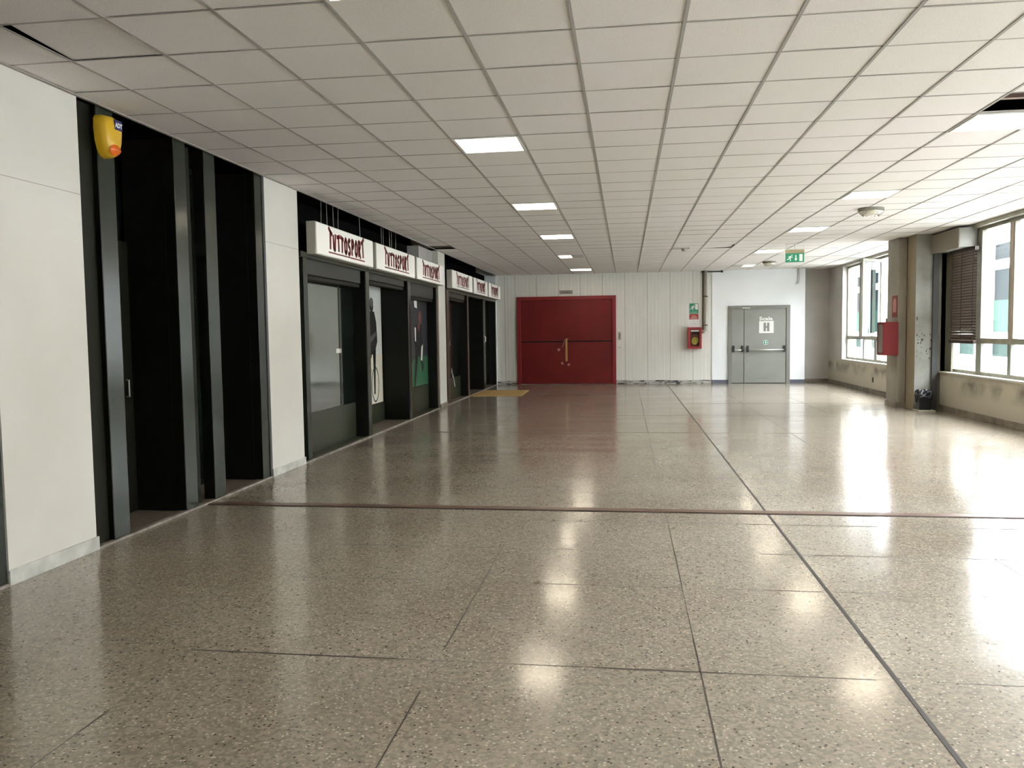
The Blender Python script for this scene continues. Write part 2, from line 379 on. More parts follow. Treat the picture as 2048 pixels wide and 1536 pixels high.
RL = {5: 'lit square ceiling panel beside the opening of a missing tile, cut by the right edge', 11: 'lit square ceiling panel in the right row above the nearer round ceiling lamp',
      17: 'lit square ceiling panel in the right row just nearer than the exit sign', 23: 'lit square ceiling panel directly left of the hanging exit sign',
      29: 'half-lit square ceiling panel in the right row nearest the grey door'}
for (i, j) in LIT:
    lab = (LL if i == 3 else RL).get(j, 'square ceiling panel lighting the part of the hall behind the viewpoint')
    light(i, j, lab, 'L' if (i, j) == (3, 23) else 'R' if (i, j) == (10, 29) else None)

# round bulkhead lamps
def round_lamp(x, y, r, label):
    t = thing('round_ceiling_lamp', (x, y, H), label, 'ceiling lamp', 'round ceiling lamps by the windows')
    mesh_obj('base', MB().tube([(x, y, H), (x, y, H-.035)], [r, r], 28), mat('lamp_base_grey', (.22, .21, .17), .5), t)
    mb = MB(); pr = [(r*.96, .035), (r*.93, .055), (r*.75, .085), (r*.4, .10), (.02, .105)]
    mb.tube([(x, y, H-z) for q, z in pr], [q for q, z in pr], 28); mesh_obj('glass_cover', mb, mat('ribbed_glass', (.62, .61, .52), .15, .35), t, smooth=True)
    mb = MB()
    for k in range(-2, 3):
        mb.tube([(x+k*r*.3, y-math.sqrt(max(0, 1-(k*.3)**2))*r*.9, H-.05), (x+k*r*.3, y, H-.108), (x+k*r*.3, y+math.sqrt(max(0, 1-(k*.3)**2))*r*.9, H-.05)], .006, 6)
    mesh_obj('guard', mb, m_plate, t)
round_lamp(7.1, 11.95, .17, 'larger round ceiling lamp with ribbed cover, right of the second light panel')
round_lamp(7.2, 20.6, .16, 'smaller-looking round ceiling lamp near the far half-lit panel')
t = thing('smoke_detector', (4.83, 16.8, H), 'small dark smoke detector on a pale square plate in the middle of the ceiling', 'smoke detector')
mesh_obj('plate', B(4.65, 4.99, 16.66, 16.95, H-.008, H-.001), mat('detector_plate', (.50, .49, .46), .5), t)
mesh_obj('sensor', MB().tube([(4.88, 16.8, H-.008), (4.88, 16.8, H-.05)], [.055, .035], 16), m_plate, t)

# exit sign hanging from ceiling
ex, ey = 6.80, 16.45
t = thing('hanging_exit_sign', (ex+.175, ey, H), 'green hanging exit sign with a running figure and a down arrow', 'exit sign')
mesh_obj('bracket', MB().tube([(ex+.01, ey, H-.002), (ex+.01, ey, 2.90)], .003, 6).tube([(ex+.34, ey, H-.002), (ex+.34, ey, 2.90)], .003, 6).tube([(ex+.16, ey, H), (ex+.18, ey, 3.03)], .005, 6).tube([(ex, ey, H-.012), (ex+.35, ey, H-.012)], .004, 6), m_fr, t)
mesh_obj('housing', B(ex, ex+.35, ey-.02, ey+.02, 2.965, 3.035), m_tan, t)
pl = mesh_obj('sign_plate', B(ex, ex+.35, ey-.006, ey+.006, 2.79, 2.965), m_sgreenl, t)
def running_man(mb, o, s, ax=(1, 0, 0), d=(0, -.003, 0)):
    """pictogram of a running figure, o = lower-left corner, s = height"""
    ax = Vector(ax); o = Vector(o); up = Vector((0, 0, 1)); P = lambda u, v: tuple(o+ax*u*s+up*v*s)
    def lim(pts, w):
        for (a, b), (c, e) in zip(pts, pts[1:]):
            L = math.hypot(c-a, e-b); nx, ny = -(e-b)/L*w/2, (c-a)/L*w/2
            mb.prism([P(a-nx, b-ny), P(c-nx, e-ny), P(c+nx, e+ny), P(a+nx, b+ny)], d)
    lim([(.62, .78), (.42, .42)], .22); lim([(.42, .45), (.22, .30), (.02, .26)], .11); lim([(.42, .45), (.58, .28), (.50, .02)], .11)
    lim([(.62, .74), (.36, .74), (.22, .55)], .08); lim([(.62, .74), (.76, .60), (.92, .66)], .08)
    mb.prism([P(.76+.09*math.cos(a*math.pi/4), .92+.09*math.sin(a*math.pi/4)) for a in range(8)], d)
mb = MB(); running_man(mb, (ex+.025, ey-.006, 2.81), .125)
mb.prism([(ex+.185, ey-.006, 2.93), (ex+.185, ey-.006, 2.86), (ex+.165, ey-.006, 2.86), (ex+.195, ey-.006, 2.815), (ex+.225, ey-.006, 2.86), (ex+.205, ey-.006, 2.86), (ex+.205, ey-.006, 2.93)], (0, -.003, 0))
mb.box(ex+.26, ex+.32, ey-.009, ey-.006, 2.81, 2.945)
mesh_obj('pictogram', mb, m_swhitel, pl)

# ------------------------------------------------------------------ setting: left wall
def pier(y0, y1, name='wall_left', z1=H):
    struct(name, B(-.5, 0, y0, y1, 0, z1), m_white)
struct('wall_left', B(-.02, 0, YB, .6, 0, H), m_white)
pier(4.34, 5.16); pier(8.04, 8.90); struct('wall_left', B(-.5, .012, 15.83, 16.43, 0, H), m_white)
struct('wall_left', B(-.5, 0, 23.08, YF+.3, 0, H), m_bwhite)
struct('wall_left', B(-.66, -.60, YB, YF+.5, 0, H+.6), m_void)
struct('trim_5', B(-.001, .0015, 4.34, 5.16, 2.480, 2.485).box(-.001, .0015, 8.04, 8.90, 2.476, 2.481), m_groove)
struct('baseboard_left', B(0, .016, 4.33, 5.17, 0, .095), m_base, bevel=.003)
struct('baseboard_left', B(0, .016, 8.03, 8.91, 0, .085), m_base, bevel=.003)
struct('baseboard_left', B(.012, .026, 15.82, 16.44, 0, .08), m_baseb)
struct('floor', B(-.2, -.03, 9.155, 11.30, .012, .016).box(-.2, -.03, 13.765, 15.70, .012, .016), m_kick)
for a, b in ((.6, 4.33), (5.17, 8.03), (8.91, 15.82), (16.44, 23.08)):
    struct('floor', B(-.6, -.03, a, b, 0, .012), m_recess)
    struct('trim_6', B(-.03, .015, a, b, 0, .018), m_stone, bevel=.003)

# near shopfront (just its last post in view)
t = thing('shopfront', (-.2, 2.4, 0), 'dark green shopfront at the left edge, before the first white wall panel', 'shopfront')
for y in (.6, 1.8, 3.0, 4.16):
    mesh_obj('post', B(-.10, -.004, y, y+.17, .018, H-.006), m_green, t, bevel=.004)
mesh_obj('glass_panel', B(-.22, -.20, .62, 4.33, .018, H-.006), m_darkglass, t)

# dark entrance
t = thing('entrance_front', (-.2, 6.6, 0), 'full-height black entrance front with dark green posts between two white wall panels', 'shopfront')
def post(y0, y1, t, x0=-.10, x1=-.004, z1=H-.006, m=None, nm='post'):
    return mesh_obj(nm, B(x0, x1, y0, y1, .018, z1), m or m_green, t, bevel=.004)
mesh_obj('jamb', B(-.12, -.045, 5.165, 5.38, .018, H-.006), m_olive, t)
for a, b in ((5.37, 5.56), (6.355, 6.54), (6.84, 7.04), (7.83, 7.985)):
    o = post(a, b, t)
    mesh_obj('side_face', B(-.11, -.006, a-.004, a, .018, H-.006), m_black, o)
mesh_obj('inner_post', B(-.14, -.07, 6.60, 6.71, .018, H-.006), m_olive, t, bevel=.003)
mesh_obj('side_panel', B(-.47, -.10, 6.345, 6.36, .014, H-.006), m_black, t)
mesh_obj('side_panel', B(-.47, -.10, 7.82, 7.835, .014, H-.006), m_black, t)
mesh_obj('side_panel', B(-.47, -.10, 6.53, 6.545, .014, H-.006), m_black, t)
mesh_obj('door_frame', B(-.50, -.45, 5.30, 5.42, .014, 2.3).box(-.50, -.45, 6.22, 6.345, .014, 2.3).box(-.50, -.45, 5.42, 6.22, 2.22, 2.30).box(-.50, -.45, 7.0, 7.08, .014, 2.3), m_olive, t)
mesh_obj('glass_panel', B(-.53, -.51, 5.17, 8.03, .014, H-.006), m_darkglass, t)
mesh_obj('door_handle', MB().tube([(-.455, 6.26, 1.0), (-.43, 6.26, 1.0), (-.43, 6.26, 1.14), (-.455, 6.26, 1.14)], .008, 8), m_plate, t)
mesh_obj('end_trim', B(-.03, .004, 7.99, 8.035, .018, H-.006), m_jamb, t)

# siren
t = thing('alarm_siren', (0, 5.395, 2.93), 'yellow alarm siren with an orange lens, fixed high on a dark green post', 'alarm siren')
def shield(scale, x):
    P = [(0, -.150), (.055, -.135), (.095, -.095), (.122, -.035), (.134, .05), (.130, .115), (.110, .140), (0, .150)]
    P = P + [(-a, b) for a, b in P[-2:0:-1]]
    return [(x, 5.436+a*scale*.76, 2.932+b*scale) for a, b in P]
mb = MB(); rings = [(1, -.004), (1.0, .045), (.94, .075), (.80, .092), (.5, .10), (.02, .102)]; k = 14
for s, x in rings: mb.v += shield(s, x)
for a in range(len(rings)-1):
    for b in range(k):
        c = (b+1) % k; mb.f.append((a*k+b, a*k+c, (a+1)*k+c, (a+1)*k+b))
body = mesh_obj('housing', mb, m_yel, t, smooth=True)
mb = MB(); sg = 18; rr_ = [(1, .0), (.9, .012), (.5, .022), (.05, .026)]
for s, dx in rr_:
    for a in range(sg):
        th = 2*math.pi*a/sg; v = .048*math.sin(th)*s
        mb.v.append((.096+dx*.45-.42*max(0, -v), 5.432+.062*math.cos(th)*s, 2.838+v*.85))
for a in range(len(rr_)-1):
    for b in range(sg):
        c = (b+1) % sg; mb.f.append((a*sg+b, a*sg+c, (a+1)*sg+c, (a+1)*sg+b))
mesh_obj('lens', mb, m_orange, body, smooth=True)
st = mesh_obj('sticker', B(.0955, .103, 5.425, 5.508, 2.985, 3.055), m_navy, body)
mesh_obj('lettering', text_mb('ADT', .045, lambda u, v, w_: (.1035+w_*.1, 5.430+u, 3.003+v), .001, .0022, .86), m_swhite, st)

# ------------------------------------------------------------------ sports-shop fronts with sign boxes
def bay_front(y0, y1, depth, t, glass_m, z_k=None):
    """one recessed bay: back pane, kick panel, black return panel at its far side"""
    if z_k: mesh_obj('kick_panel', B(-depth-.03, -depth+.004, y0, y1, .014, z_k), m_kick, t)
    mesh_obj('glass_panel', B(-depth-.02, -depth, y0, y1, z_k or .014, 2.42), glass_m, t)
    mesh_obj('side_panel', B(-depth-.02, -.012, y1-.012, y1+.002, .014, 2.42), m_black, t)
    mesh_obj('side_panel', B(-depth-.02, -.012, y0-.002, y0+.012, .014, 2.42), m_black, t)
def shutter(y0, y1, t, z0=2.17):
    mb = B(-.19, -.045, y0, y1, z0+.055, 2.42)
    o = mesh_obj('shutter_box', mb, m_shut, t, bevel=.006)
    mesh_obj('bottom_rail', B(-.17, -.05, y0+.04, y1-.04, z0, z0+.045), m_olive, o)
def wires(ys, zt=H+.2, zb=2.60):
    for y in ys:
        x = R(-.12, -.05)
        o = mesh_obj('hanging_cable', MB().tube([(x, y, zt), (x+R(-.01, .01), y+R(-.01, .01), 2.9), (x, y+R(-.02, .02), zb)], .0045, 6), m_plate)
        tag(o, 'thin grey cable hanging in the dark gap above the red-lettered sign boxes', 'cable', 'cables above the sign boxes')

t = thing('shopfront', (-.2, 12.3, 0), 'dark green shopfront with two posters, between the second white panel and the narrow white pillar', 'shopfront')
for a, b in ((8.905, 8.96),): post(a, b, t, -.2, -.03, m=m_olive, z1=2.95)
for a, b in ((9.03, 9.155), (11.31, 11.47), (13.60, 13.765)): post(a, b, t, z1=2.41)
post(15.70, 15.82, t, z1=2.41, m=m_brownfr)
mesh_obj('lintel', B(-.12, 0, 8.96, 15.82, 2.41, 2.475), m_kick, t, bevel=.004)
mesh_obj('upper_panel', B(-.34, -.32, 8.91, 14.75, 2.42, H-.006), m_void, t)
mesh_obj('bulkhead', B(-.34, -.10, 14.75, 15.82, 2.50, H-.01), m_grey, t)
bay_front(9.155, 11.31, .2, t, m_mirror, .52)
mesh_obj('dark_pane', B(-.204, -.196, 10.72, 11.30, .52, 2.42), m_darkglass, t)
mesh_obj('pane_edge', B(-.2, -.193, 10.70, 10.72, .52, 2.42).box(-.2, -.193, 9.156, 10.7, .505, .53), m_kick, t)
bay_front(11.47, 13.60, .47, t, m_darkglass, .33)
bay_front(13.765, 15.70, .2, t, m_darkglass, .50)
shutter(9.17, 11.2, t); shutter(11.5, 13.5, t, 2.25); shutter(13.78, 15.6, t, 2.12)
st = mesh_obj('pane_sticker', B(-.199, -.194, 10.56, 10.75, 1.25, 1.31), m_paper); tag(st, 'small blank white sticker on the shop window by the first sign box', 'sticker')
wires((9.95, 10.12, 10.3, 10.48, 11.35, 12.35, 12.55, 12.75, 12.95, 13.15))

t = thing('shopfront', (-.2, 19.8, 0), 'dark shopfront without posters, behind the yellow doormat and beside the red doors', 'shopfront')
post(16.435, 16.60, t, -.2, -.05, m=m_black, z1=2.95); post(16.62, 16.86, t, m=m_brownfr, z1=2.41)
post(18.84, 19.0, t, z1=2.41, m=m_brownfr); post(21.0, 21.30, t, z1=2.41); post(23.0, 23.08, t, z1=2.41)
mesh_obj('lintel', B(-.12, 0, 16.60, 23.08, 2.39, 2.45), m_kick, t, bevel=.004)
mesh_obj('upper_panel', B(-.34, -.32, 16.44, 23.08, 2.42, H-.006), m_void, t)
bay_front(16.86, 18.84, .2, t, m_darkglass, .50)
bay_front(19.0, 21.0, .47, t, m_black)
bay_front(21.30, 23.0, .2, t, m_darkglass)
shutter(16.88, 18.75, t, 2.22)
mesh_obj('door_pull', MB().tube([(-.004, 21.10, 1.42), (.03, 21.10, 1.40), (.03, 21.10, 1.28), (-.004, 21.10, 1.26)], .012, 8), m_alu, t)
mesh_obj('glass_divider', B(-.2, -.19, 17.75, 17.78, .5, 2.3), m_kick, t)
o = mesh_obj('round_sticker', MB().tube([(-.2, 17.72, 1.28), (-.192, 17.72, 1.28)], .055, 20), m_paper); tag(o, 'round pale sticker on the dark shop window beside the narrow white pillar', 'sticker')
o = mesh_obj('torn_sticker', MB().prism([(-.199, 17.85, .62), (-.199, 18.0, .60), (-.199, 18.22, .28), (-.199, 18.16, .28), (-.199, 18.06, .50), (-.199, 17.95, .51), (-.199, 17.9, .72)], (.006, 0, 0)), m_paper)
tag(o, 'torn white sticker low on the dark window beside the narrow white pillar', 'sticker')

# sign boxes
def stroke(mb, pts, wd, pl):
    for (a, b), (c, e) in zip(pts, pts[1:]):
        L = math.hypot(c-a, e-b) or 1e-6; nx, ny = -(e-b)/L*wd/2, (c-a)/L*wd/2; ex_, ey_ = (c-a)/L*wd*.15, (e-b)/L*wd*.15
        q = [(a-nx-ex_, b-ny-ey_), (c-nx+ex_, e-ny+ey_), (c+nx+ex_, e+ny+ey_), (a+nx-ex_, b+ny-ey_)]
        mb.prism([pl(*p) for p in q], (.003, 0, 0))
GL = {'T1': [[(-.15, 1.0), (.35, .84), (1.0, .70)], [(.42, .84), (.36, 0)]], 'U': [[(.08, .88), (.18, .08), (.6, -.03), (.85, .95)]],
      'T': [[(0, .86), (1, .96)], [(.5, .9), (.62, 0)]], 'Tb': [[(-.05, .98), (1, .86)], [(.55, .88), (.5, 0)]],
      'O': [[(.5, 1), (.15, .72), (.2, .15), (.55, 0), (.9, .2), (.88, .75), (.5, 1)]],
      'S': [[(.85, .9), (.5, 1.0), (.15, .8), (.3, .55), (.75, .42), (.8, .12), (.45, -.02), (.1, .1)]],
      'P': [[(.2, 0), (.18, 1), (.7, .98), (.85, .74), (.65, .52), (.22, .48)]],
      'R': [[(.2, 0), (.18, 1), (.7, .98), (.85, .74), (.65, .52), (.25, .48)], [(.4, .5), (.95, -.08)]],
      'T2': [[(-.1, .72), (.5, .85), (1.05, 1.02)], [(.55, .85), (.72, 0)]]}
WORD = ['T1', 'U', 'T', 'Tb', 'O', 'S', 'P', 'O', 'R', 'T2']
def sign_box(y0, y1, label, black_line=False):
    z0, z1 = 2.45, 2.835
    t = thing('sign_box', (.065, (y0+y1)/2, z0), label, 'shop sign', 'white sign boxes over the shopfronts')
    mesh_obj('casing', B(0.005, .118, y0, y1, z0, z1), m_signs, t, bevel=.004)
    f = mesh_obj('sign_face', B(.118, .130, y0+.012, y1-.012, z0+.010, z1-.010), m_signw, t, bevel=.003)
    W = y1-y0; a, b = y0+.185*W, y0+.81*W; cw = (b-a)/10; mb = MB()
    for k, g in enumerate(WORD):
        c = abs(k-4.5)/4.5; hgt = .19+.015*c*c + (.045 if k in (0, 9) else 0); zb = z0+.095+.01*c
        pl = lambda u, v: (.130, a+cw*(k+.12+.76*u), zb+v*hgt)
        pts = GL[g]
        for s in pts: 
            # stroke widths are in metres, so map first
            P = [(a+cw*(k+.10+.74*u), zb+v*hgt) for u, v in s]
            stroke(mb, P, .05, lambda y, z: (.1295, y, z))
    lt = mesh_obj('lettering', mb, m_redl, f)
    mesh_obj('underline', B(.1295, .1325, a-.01, b+.02, z0+.05, z0+.066), mat('line_black', (.03, .01, .01), .4) if black_line else m_redl, f)
    return t
S = 'white sign box with red lettering, '
sign_box(9.13, 11.28, S+'nearest and largest one, over the pale display window')
sign_box(11.44, 13.60, S+'above the cyclist poster')
sign_box(13.74, 15.85, S+'above the football poster and touching the narrow white pillar')
sign_box(16.63, 18.86, S+'first one beyond the narrow white pillar', True)
sign_box(19.05, 20.98, S+'middle one of the far shopfront, over its doorway')
sign_box(21.18, 23.12, S+'farthest one, nearest the red doors')

# posters --------------------------------------------------------
def poly(mb, x, pts, d=.0015): mb.prism([(x, y, z) for y, z in pts], (d, 0, 0))
def blob(mb, x, cy_, cz, ry, rz, n=12, d=.0015): poly(mb, x, [(cy_+ry*math.cos(2*math.pi*k/n), cz+rz*math.sin(2*math.pi*k/n)) for k in range(n)], d)
xp = -.462
t = thing('poster', (xp, 12.75, .34), 'tall black and white poster of a racing cyclist, in the doorway under the second sign', 'poster')
mp_ = mat('poster_paper', (.62, .64, .62), .4); nt = mp_.node_tree; bs = nt.nodes['Principled BSDF']
nt.nodes.active = bs
mesh_obj('sheet', B(xp-.003, xp, 12.0, 13.50, .34, 2.30), mp_, t)
pd = mat('print_black', (.007, .007, .007), .6, 0, .2); pm = mat('print_grey', (.10, .10, .10), .6, 0, .2); pw = mat('print_warm_white', (.66, .62, .52), .5)
mb = MB(); poly(mb, xp, [(12.0, .34), (13.5, .34), (13.5, 1.15), (12.0, 1.2)]); mesh_obj('printed_road', mb, pw, t)
mb = MB(); x = xp+.0016; cy0 = 12.98
blob(mb, x, cy0-.02, 1.98, .10, .12); poly(mb, x, [(cy0-.16, 1.88), (cy0+.12, 1.88), (cy0+.22, 1.7), (cy0+.26, 1.38), (cy0+.12, 1.2), (cy0-.1, 1.15), (cy0-.22, 1.35), (cy0-.24, 1.7)])
poly(mb, x, [(cy0-.2, 1.2), (cy0-.05, 1.2), (cy0-.1, .9), (cy0-.18, .62), (cy0-.26, .62), (cy0-.22, .95)]); poly(mb, x, [(cy0, 1.2), (cy0+.17, 1.25), (cy0+.13, .9), (cy0+.10, .50), (cy0+.03, .50), (cy0+.03, .9)])
mesh_obj('printed_cyclist', mb, pd, t)
x = xp+.0032
mb = MB(); blob(mb, x, cy0-.02, 2.03, .10, .08); mesh_obj('printed_cap', mb, pm, t)
mb = MB(); poly(mb, x, [(cy0-.15, 1.45), (cy0+.18, 1.55), (cy0+.20, 1.48), (cy0-.1, 1.36)]); mesh_obj('printed_arm', mb, pm, t)
mb = MB(); poly(mb, x, [(cy0-.15, 1.05), (cy0-.05, 1.15), (cy0-.02, .98), (cy0-.12, .92)]); mesh_obj('printed_knee', mb, pw, t)
for wy, wz, rw, rh in ((cy0+.10, .66, .20, .30),):
    mb = MB()
    for k in range(20):
        a = math.pi*2*k/20; b = math.pi*2*(k+1)/20
        poly(mb, x, [(wy+rw*math.cos(a), wz+rh*math.sin(a)), (wy+rw*math.cos(b), wz+rh*math.sin(b)), (wy+(rw-.025)*math.cos(b), wz+(rh-.025)*math.sin(b)), (wy+(rw-.025)*math.cos(a), wz+(rh-.025)*math.sin(a))])
    mesh_obj('printed_wheel', mb, pd, t)
xp = -.192
t = thing('poster', (xp, 14.7, .5), 'colour poster of a footballer on a green pitch, under the third sign', 'poster')
mesh_obj('sheet', B(xp-.003, xp, 13.80, 15.66, .51, 2.18), mat('print_slate', (.016, .020, .028), .45, 0, .3), t)
mb = MB(); poly(mb, xp, [(13.8, .51), (15.66, .51), (15.66, 1.05), (14.9, 1.12), (14.5, .98), (13.8, .9)]); mesh_obj('printed_pitch', mb, mat('print_green', (.022, .11, .05), .5, 0, .3), t)
mb = MB(); poly(mb, xp, [(13.8, .95), (14.08, .9), (14.12, 1.35), (14.0, 1.5), (13.98, 1.75), (13.8, 2.0)]); mesh_obj('printed_second_player', mb, mat('print_skin', (.20, .09, .07), .5, 0, .3), t)
x = xp+.0016; cy0 = 15.0
mb = MB(); poly(mb, x, [(cy0-.2, 1.68), (cy0+.2, 1.7), (cy0+.26, 1.3), (cy0+.12, 1.05), (cy0-.26, 1.1), (cy0-.35, 1.4)]); poly(mb, x, [(cy0-.3, 1.1), (cy0-.1, 1.1), (cy0-.22, .8), (cy0-.32, .51), (cy0-.42, .51), (cy0-.36, .8)]); poly(mb, x, [(cy0+.05, 1.06), (cy0+.2, 1.06), (cy0+.34, .85), (cy0+.2, .76)])
mesh_obj('printed_player', mb, mat('print_dark_blue', (.005, .006, .010), .5, 0, .2), t)
mb = MB(); blob(mb, x+.001, cy0+.08, 1.80, .11, .14); poly(mb, x+.001, [(cy0-.12, 1.66), (cy0+.08, 1.72), (cy0+.0, 1.5)]); mesh_obj('printed_face', mb, mat('print_red_skin', (.17, .045, .03), .5, 0, .3), t)
for q in ([(cy0-.32, 1.62), (cy0-.22, 1.62), (cy0-.24, 1.36), (cy0-.30, 1.36)], [(cy0+.15, 1.25), (cy0+.28, 1.3), (cy0+.2, .98), (cy0+.1, 1.0)], [(cy0-.35, 2.17), (cy0-.12, 2.17), (cy0-.12, 1.98), (cy0-.3, 2.0)]):
    mb = MB(); poly(mb, x+.001, q); mesh_obj('printed_patch', mb, m_paper, t)
# house number on pillar
o = mesh_obj('switch_plate', B(.012, .018, 16.10, 16.18, 1.80, 1.88).box(.018, .022, 16.13, 16.15, 1.83, 1.86), m_fr); tag(o, 'small pale plate high on the narrow white pillar', 'wall plate')

# doormat
mb = MB(); P = [(.03, 18.87), (1.25, 18.87), (1.22, 20.72), (.03, 20.78)]
mb.prism([(x, y, .001) for x, y in P], (0, 0, .010)); o = mesh_obj('doormat', mb, m_mat); tag(o, 'large yellow doormat on the floor before the far shop doorway', 'doormat')

# ------------------------------------------------------------------ far wall
Y = YF
struct('wall_far', B(-.66, 6.10, Y, Y+.15, 0, H+.6), m_board)
struct('wall_far', B(6.10, 8.60, Y-.02, Y+.15, 0, H+.6), m_bwhite)
struct('wall_far', B(8.60, XR+.3, Y+.28, Y+.43, 0, H+.6).box(8.55, 8.60, Y+.15, Y+.43, 0, H+.6), m_grey)
struct('trim_7', B(.235, .25, Y-.004, Y, .1, H).box(.33, .335, Y-.003, Y, .1, H), m_groove)
struct('baseboard_far', B(.0, .595, Y-.015, Y, 0, .10).box(3.435, 6.10, Y-.015, Y, 0, .10), m_basew)
struct('baseboard_far', B(6.10, 6.54, Y-.035, Y-.02, 0, .10).box(8.20, 8.60, Y-.035, Y-.02, 0, .10), m_baseblue)
struct('baseboard_far', B(8.60, XR, Y+.265, Y+.28, 0, .10), m_baseb)
# red doors
d = sroot('door_1', (2.01, Y, 0))
mesh_obj('door_frame', B(.595, .70, Y-.07, Y, 0, 2.52).box(3.33, 3.435, Y-.07, Y, 0, 2.52).box(.70, 3.33, Y-.07, Y, 2.42, 2.52), m_redf, d, bevel=.004)
mesh_obj('door_leaf', B(.70, 3.33, Y-.035, Y+.0, 1.25, 2.42), m_red, d); mesh_obj('door_leaf', B(.70, 3.33, Y-.035, Y+.0, .012, 1.21), m_red, d)
mesh_obj('gap_seal', B(.70, 3.33, Y-.030, Y-.001, 1.205, 1.255), m_gap, d)
mesh_obj('edge_rail', B(.70, 3.33, Y-.045, Y-.034, 1.25, 1.262), m_redf, d)
o = thing('door_strap', (2.03, Y-.05, 1.27), 'tan strap hanging from the gap of the red doors, its ends taped down', 'strap')
mesh_obj('webbing', MB().box(1.99, 2.05, Y-.060, Y-.052, .66, 1.30), m_strap, o)
mesh_obj('loop', MB().tube([(2.09, Y-.05, 1.31), (2.0, Y-.06, 1.31), (1.965, Y-.06, 1.25), (1.90, Y-.045, 1.06)], .010, 6), m_tape, o)
for cx_, cz in ((1.90, .60), (2.08, .57), (1.80, 1.00)):
    mb = MB(); n = 7; mb.prism([(cx_+R(.03, .055)*math.cos(2*math.pi*k/n), Y-.038, cz+R(.03, .06)*math.sin(2*math.pi*k/n)) for k in range(n)], (0, -.003, 0)); mesh_obj('tape', mb, m_tape, o)
o = thing('lift_indicator', (2.02, Y, 2.63), 'small grey indicator plate with a row of dark dots above the red doors', 'indicator panel')
mesh_obj('plate', B(1.83, 2.21, Y-.015, Y, 2.585, 2.69), m_plate, o, bevel=.003)
for k in range(5): mesh_obj('dot', MB().tube([(1.92+k*.05, Y-.015, 2.635), (1.92+k*.05, Y-.02, 2.635)], .015, 10), m_blk, o)
o = thing('call_button_panel', (3.53, Y, 1.37), 'slim grey call button panel right of the red doors', 'button panel')
mesh_obj('plate', B(3.485, 3.58, Y-.012, Y, 1.25, 1.49), mat('button_plate', (.45, .44, .36), .4), o, bevel=.003)
mesh_obj('plate_insert', B(3.515, 3.55, Y-.016, Y-.012, 1.29, 1.45), m_blk, o)
for k in range(3): mesh_obj('button', MB().tube([(3.532, Y-.016, 1.32+k*.05), (3.532, Y-.022, 1.32+k*.05)], .010, 10), m_fr, o)
o = mesh_obj('key_switch', MB().tube([(3.53, Y, 1.04), (3.53, Y-.02, 1.04)], .018, 12), m_plate); tag(o, 'tiny round key switch below the call button panel', 'key switch')

# hose cabinet + signs + pipe
o = thing('fire_hose_cabinet', (5.615, Y-.1, .98), 'red fire hose cabinet with a glass front, hung on the far wall below two signs', 'fire hose cabinet')
x0, x1, z0, z1, yf = 5.43, 5.80, .985, 1.58, Y-.22
mesh_obj('box', B(x0, x0+.03, yf, Y-.001, z0, z1).box(x1-.03, x1, yf, Y-.001, z0, z1).box(x0+.03, x1-.03, yf, Y-.001, z0, z0+.03).box(x0+.03, x1-.03, yf, Y-.001, z1-.03, z1).box(x0+.03, x1-.03, Y-.03, Y-.001, z0+.03, z1-.03), m_redbox, o)
mesh_obj('door_frame', B(x0+.005, x0+.055, yf-.012, yf, z0+.005, z1-.005).box(x1-.055, x1-.005, yf-.012, yf, z0+.005, z1-.005).box(x0+.055, x1-.055, yf-.012, yf, z0+.005, z0+.055).box(x0+.055, x1-.055, yf-.012, yf, z1-.055, z1-.005), m_redbox, o)
mesh_obj('hose_coil', MB().tube([(x0+.19+.10*math.cos(k*.5)*(1-k*.008), yf+.06+.001*k, z0+.21+.10*math.sin(k*.5)*(1-k*.008)) for k in range(60)], .017, 8), m_hose, o, smooth=True)
mesh_obj('hose_hub', MB().tube([(x0+.19, yf+.08, z0+.21), (x0+.19, yf+.03, z0+.21)], .04, 14), m_hose, o)
mesh_obj('valve', MB().tube([(x0+.20, yf+.10, z1-.10), (x0+.20, yf+.10, z1-.20)], .025, 10).tube([(x0+.10, yf+.05, z1-.23), (x0+.20, yf+.04, z1-.17), (x0+.30, yf+.05, z1-.24)], .012, 8), m_hosed, o)
mesh_obj('label_strip', B(x0+.075, x1-.075, yf-.006, yf-.004, z1-.115, z1-.085), m_paper, o)
mesh_obj('glass_pane', B(x0+.055, x1-.055, yf-.003, yf-.001, z0+.055, z1-.055), m_glass, o)
o = thing('exit_sign', (5.605, Y, 1.975), 'green running-figure sign on the far wall above the fire hose cabinet', 'safety sign')
pl = mesh_obj('sign_plate', B(5.482, 5.73, Y-.006, Y-.001, 1.965, 2.25), m_sgreen, o)
mb = MB(); running_man(mb, (5.49, Y-.006, 2.05), .16); mb.box(5.64, 5.715, Y-.009, Y-.006, 2.075, 2.235)
mb.prism([(5.605, Y-.006, 2.15), (5.605, Y-.006, 2.11), (5.632, Y-.006, 2.13)], (0, -.003, 0)); mesh_obj('pictogram', mb, m_swhite, pl)
mesh_obj('caption', B(5.52, 5.70, Y-.008, Y-.006, 1.995, 2.012), mat('pale_green_print', (.3, .5, .4), .5), pl)
o = thing('fire_hose_sign', (5.605, Y, 1.80), 'red fire hose sign under the green sign, lower half covered by paper', 'safety sign')
pl = mesh_obj('sign_plate', B(5.482, 5.73, Y-.006, Y-.001, 1.79, 1.955), m_redbox, o)
mb = MB(); n = 14; mb.prism([(5.606+.10*math.cos(math.pi*k/n), Y-.006, 1.80+.12*math.sin(math.pi*k/n)) for k in range(n+1)], (0, -.003, 0)); mesh_obj('pictogram', mb, m_pink, pl)
o = thing('paper_notice', (5.59, Y, 1.6), 'white paper notice stuck just above the fire hose cabinet', 'paper notice')
